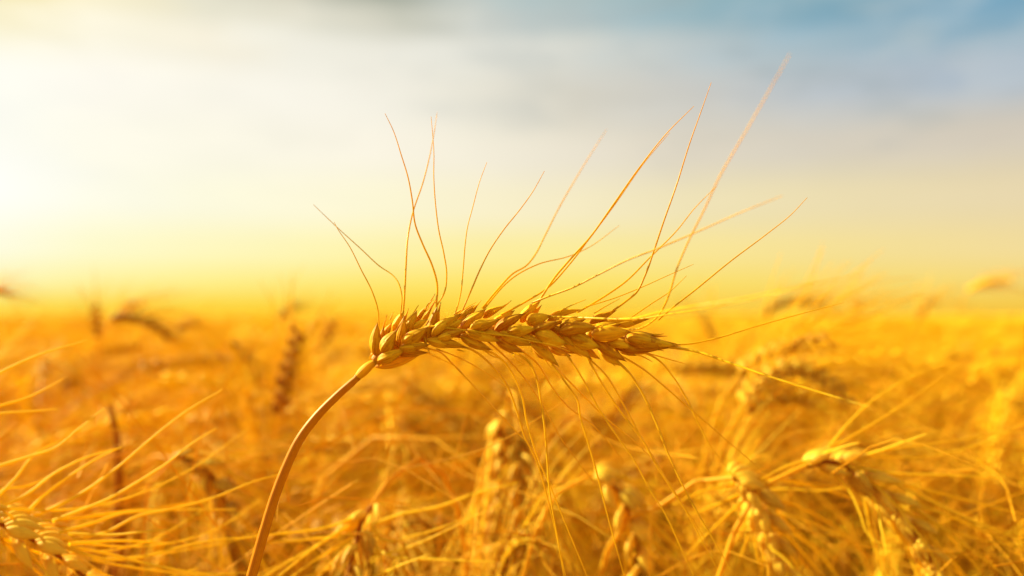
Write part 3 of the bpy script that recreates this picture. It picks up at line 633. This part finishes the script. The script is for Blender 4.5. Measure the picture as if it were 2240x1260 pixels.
def field_stalks():
    placed = []; tries = 0
    while len(placed) < 275 and tries < 20000:
        tries += 1
        D = math.sqrt(rng.uniform(0.44 ** 2, 1.35 ** 2)); az = rng.uniform(-0.50, 0.50); x = math.tan(az) * D; y = D
        if any((x - a) ** 2 + (y - b) ** 2 < 0.030 ** 2 for a, b in placed): continue
        k = int(rng.integers(len(PROTO))); pr = PROTO[k]
        top = CAM.z - rng.uniform(0.035, 0.13) - (0.02 if D < 0.6 else 0)
        sc = top / pr['top']; rz = rng.normal(0.1, 1.0)
        if rng.random() < 0.2: rz += math.pi
        c = Matrix.Translation((x, y, 0)) @ Matrix.Rotation(rz, 4, 'Z') @ Matrix.Scale(1, 4)
        e = Vector(pr['ear'][2]); e.z += (top - pr['top'])
        ew = c @ e
        if ew.y < 0.42: continue
        px, py = project(ew)
        if px < -60 or px > 2300 or (ew.y < 0.60 and (px < 420 or px > 1560)): continue
        placed.append((x, y))
        label = f"blurred wheat stalk with {poseword(pr['droop'])} {where(px)}, {depthword(py)}"
        r = empty('wheat_stalk', (x, y, top - pr['top']), label, 'wheat stalk', 'blurred wheat stalks of the field')
        r.rotation_euler = (0, 0, rz)
        for nm, me in pr['meshes']:
            o = bpy.data.objects.new(nm, me); COL.objects.link(o); o.parent = r
    return placed
near_xy = field_stalks()

# ------------------------------------------------------------------ the rest of the crop as one mass
def mass():
    LO = []
    for i, pr in enumerate(PROTO):
        g = np.random.default_rng(300 + i); stem, ear = proto_curves(g, pr['droop'], pr['lean'])
        top = max(max(p[2] for p in stem), max(p[2] for p in ear))
        for lod in (0, 1):
            m = MB(); m.tube(curve_pts(stem[2:], 10 if lod == 0 else 5), 0.0013 * (1 + lod), 3, tint=0.35)
            C, lay = ear_layout(ear, g, 12 if lod == 0 else 6)
            if lod == 0:
                for (b, ax, s, sc) in lay:
                    spikelet_into(m, b, ax, s, 1.25, 4, 4, 0.5, g, 2)
                    awn_into(m, [Vector(p) for p in awn_pts(b, ax, s, g.uniform(0.05, 0.08), g, 0.2)], 0.0006, 0.0001, 3, 5, tint=0.75)
            else:
                Cc = curve_pts(ear, 7); m.tube(Cc, np.array([.002, .0062, .005, .0065, .005, .005, .0005]), 5, tint=0.5)
                for (b, ax, s, sc) in lay:
                    awn_into(m, [Vector(p) for p in awn_pts(b, ax, s, g.uniform(0.05, 0.08), g, 0.2)], 0.0012, 0.0002, 3, 3, tint=0.8)
            leaf_into(m, np.array(stem[2]), g.uniform(0, 6.28), 0.2, 0.005 * (1 + lod * .5), g, 6, 0.3, 4)
            LO.append((lod, m.arrays(), top))
    L0 = [x for x in LO if x[0] == 0]; L1 = [x for x in LO if x[0] == 1]
    big = MB()
    def scatter(n, r0, r1, half, LL, keep=None, grow=1.0, ztop=(0.03, 0.13)):
        c = 0
        while c < n:
            D = math.sqrt(rng.uniform(r0 * r0, r1 * r1)); az = rng.uniform(-half, half); x, y = math.sin(az) * D, math.cos(az) * D
            c += 1
            if keep and not keep(x, y): continue
            _, (v, q, uv, ti), top = LL[int(rng.integers(len(LL)))]
            rz = rng.normal(0.1, 1.1) + (math.pi if rng.random() < 0.2 else 0); h = CAM.z - rng.uniform(*ztop)
            cc, ss = math.cos(rz), math.sin(rz)
            w = v.copy(); w[:, 0] = (v[:, 0] * cc - v[:, 1] * ss) * grow + x; w[:, 1] = (v[:, 0] * ss + v[:, 1] * cc) * grow + y
            w[:, 2] = h - (top - v[:, 2]) * grow
            big.add(w, q, uv, ti * 0.6 + rng.uniform(-0.1, 0.55))
    inview = lambda x, y: not (abs(x) < y * 0.52 + 0.14 and y < 1.3)
    scatter(700, 0.35, 1.35, 1.25, L0, lambda x, y: inview(x, y) and y > 0.0)     # beside the frame, for a step to the side
    scatter(420, 0.75, 1.35, 0.55, L0)
    scatter(4200, 1.3, 4.2, 0.70, L0, ztop=(0.012, 0.13))
    scatter(5500, 4.0, 13.0, 0.70, L1, grow=1.15, ztop=(0.01, 0.12))
    scatter(7000, 12.0, 60.0, 0.62, L1, grow=2.2, ztop=(0.02, 0.14))
    o = big.build('wheat_crop', M_CROP); tag(o, kind='stuff', label='blurred golden mass of the wheat field running to the horizon', cat='wheat field')
    # closed canopy far away, where single heads merge
    r = np.geomspace(22, 1400, 170); a = np.linspace(-0.9, 0.9, 300)
    R = np.stack([r[:, None] * np.sin(a), r[:, None] * np.cos(a), 0.80 + 0.09 * rng.random((len(r), len(a)))], -1)
    m = MB(); m.grid(R, close=False, tint=0.5); o = m.build('far_wheat_canopy', M_CROP)
    tag(o, kind='stuff', label='far canopy of the wheat field merging at the skyline', cat='wheat field')
    # undergrowth: broken straw and leaves between the stalks
    m = MB(); g = np.random.default_rng(55)
    for i in range(2600):
        D = math.sqrt(g.uniform(0.42 ** 2, 1.9 ** 2)); az = g.uniform(-0.62, 0.62); b = np.array((math.sin(az) * D, math.cos(az) * D, g.uniform(0.45, 0.80)))
        if i % 2: leaf_into(m, b, g.uniform(0, 6.28), g.uniform(0.08, 0.2), g.uniform(0.002, 0.005), g, 7, g.uniform(0, 0.8), 4)
        else:
            d = g.normal(size=3) * (0.35, 0.35, 0.2) + (0, 0, 1); d /= np.linalg.norm(d); L = g.uniform(0.15, 0.35)
            e = b + d * L; e[2] = min(e[2], CAM.z - 0.06)
            if D < 0.75: continue
            m.tube(curve_pts([b - (0, 0, 0.3), b, e], 7), np.array([.0011, .0011, .0011, .001, .0009, .0007, .0002]), 4, tint=g.uniform(0, 0.7))
    for i in range(6500):
        D = math.sqrt(g.uniform(0.36 ** 2, 1.5 ** 2)); az = g.uniform(-0.62, 0.62); b = np.array((math.sin(az) * D, math.cos(az) * D, CAM.z - g.uniform(0.05, 0.125)))
        d = g.normal(size=3) * (1, 1, 0.6) + (0.5, 0, 0.1); d /= np.linalg.norm(d); L = g.uniform(0.05, 0.10); q = rand_unit(g, d) * L * 0.1
        m.tube(curve_pts([b, b + d * L * .5 + q, b + d * L + (0, 0, -.01)], 7), np.linspace(.00032, .0001, 7), 3, tint=g.uniform(0.7, 1.6))
    o = m.build('straw_undergrowth', M_UNDER); tag(o, kind='stuff', label='tangle of dry leaves and straw between the wheat stalks', cat='straw')
M_CROP = straw('crop_straw', (0.80, 0.44, 0.008), (0.95, 0.74, 0.035), 0.42, 0.6, 0.0, transcol=TC)
M_UNDER = straw('undergrowth_straw', (0.22, 0.055, 0.003), (0.88, 0.47, 0.012), 0.36, 0.6, 0.2, transcol=TC)  # old dry leaf tone, deepened so the colour carries shade between stalks
mass()
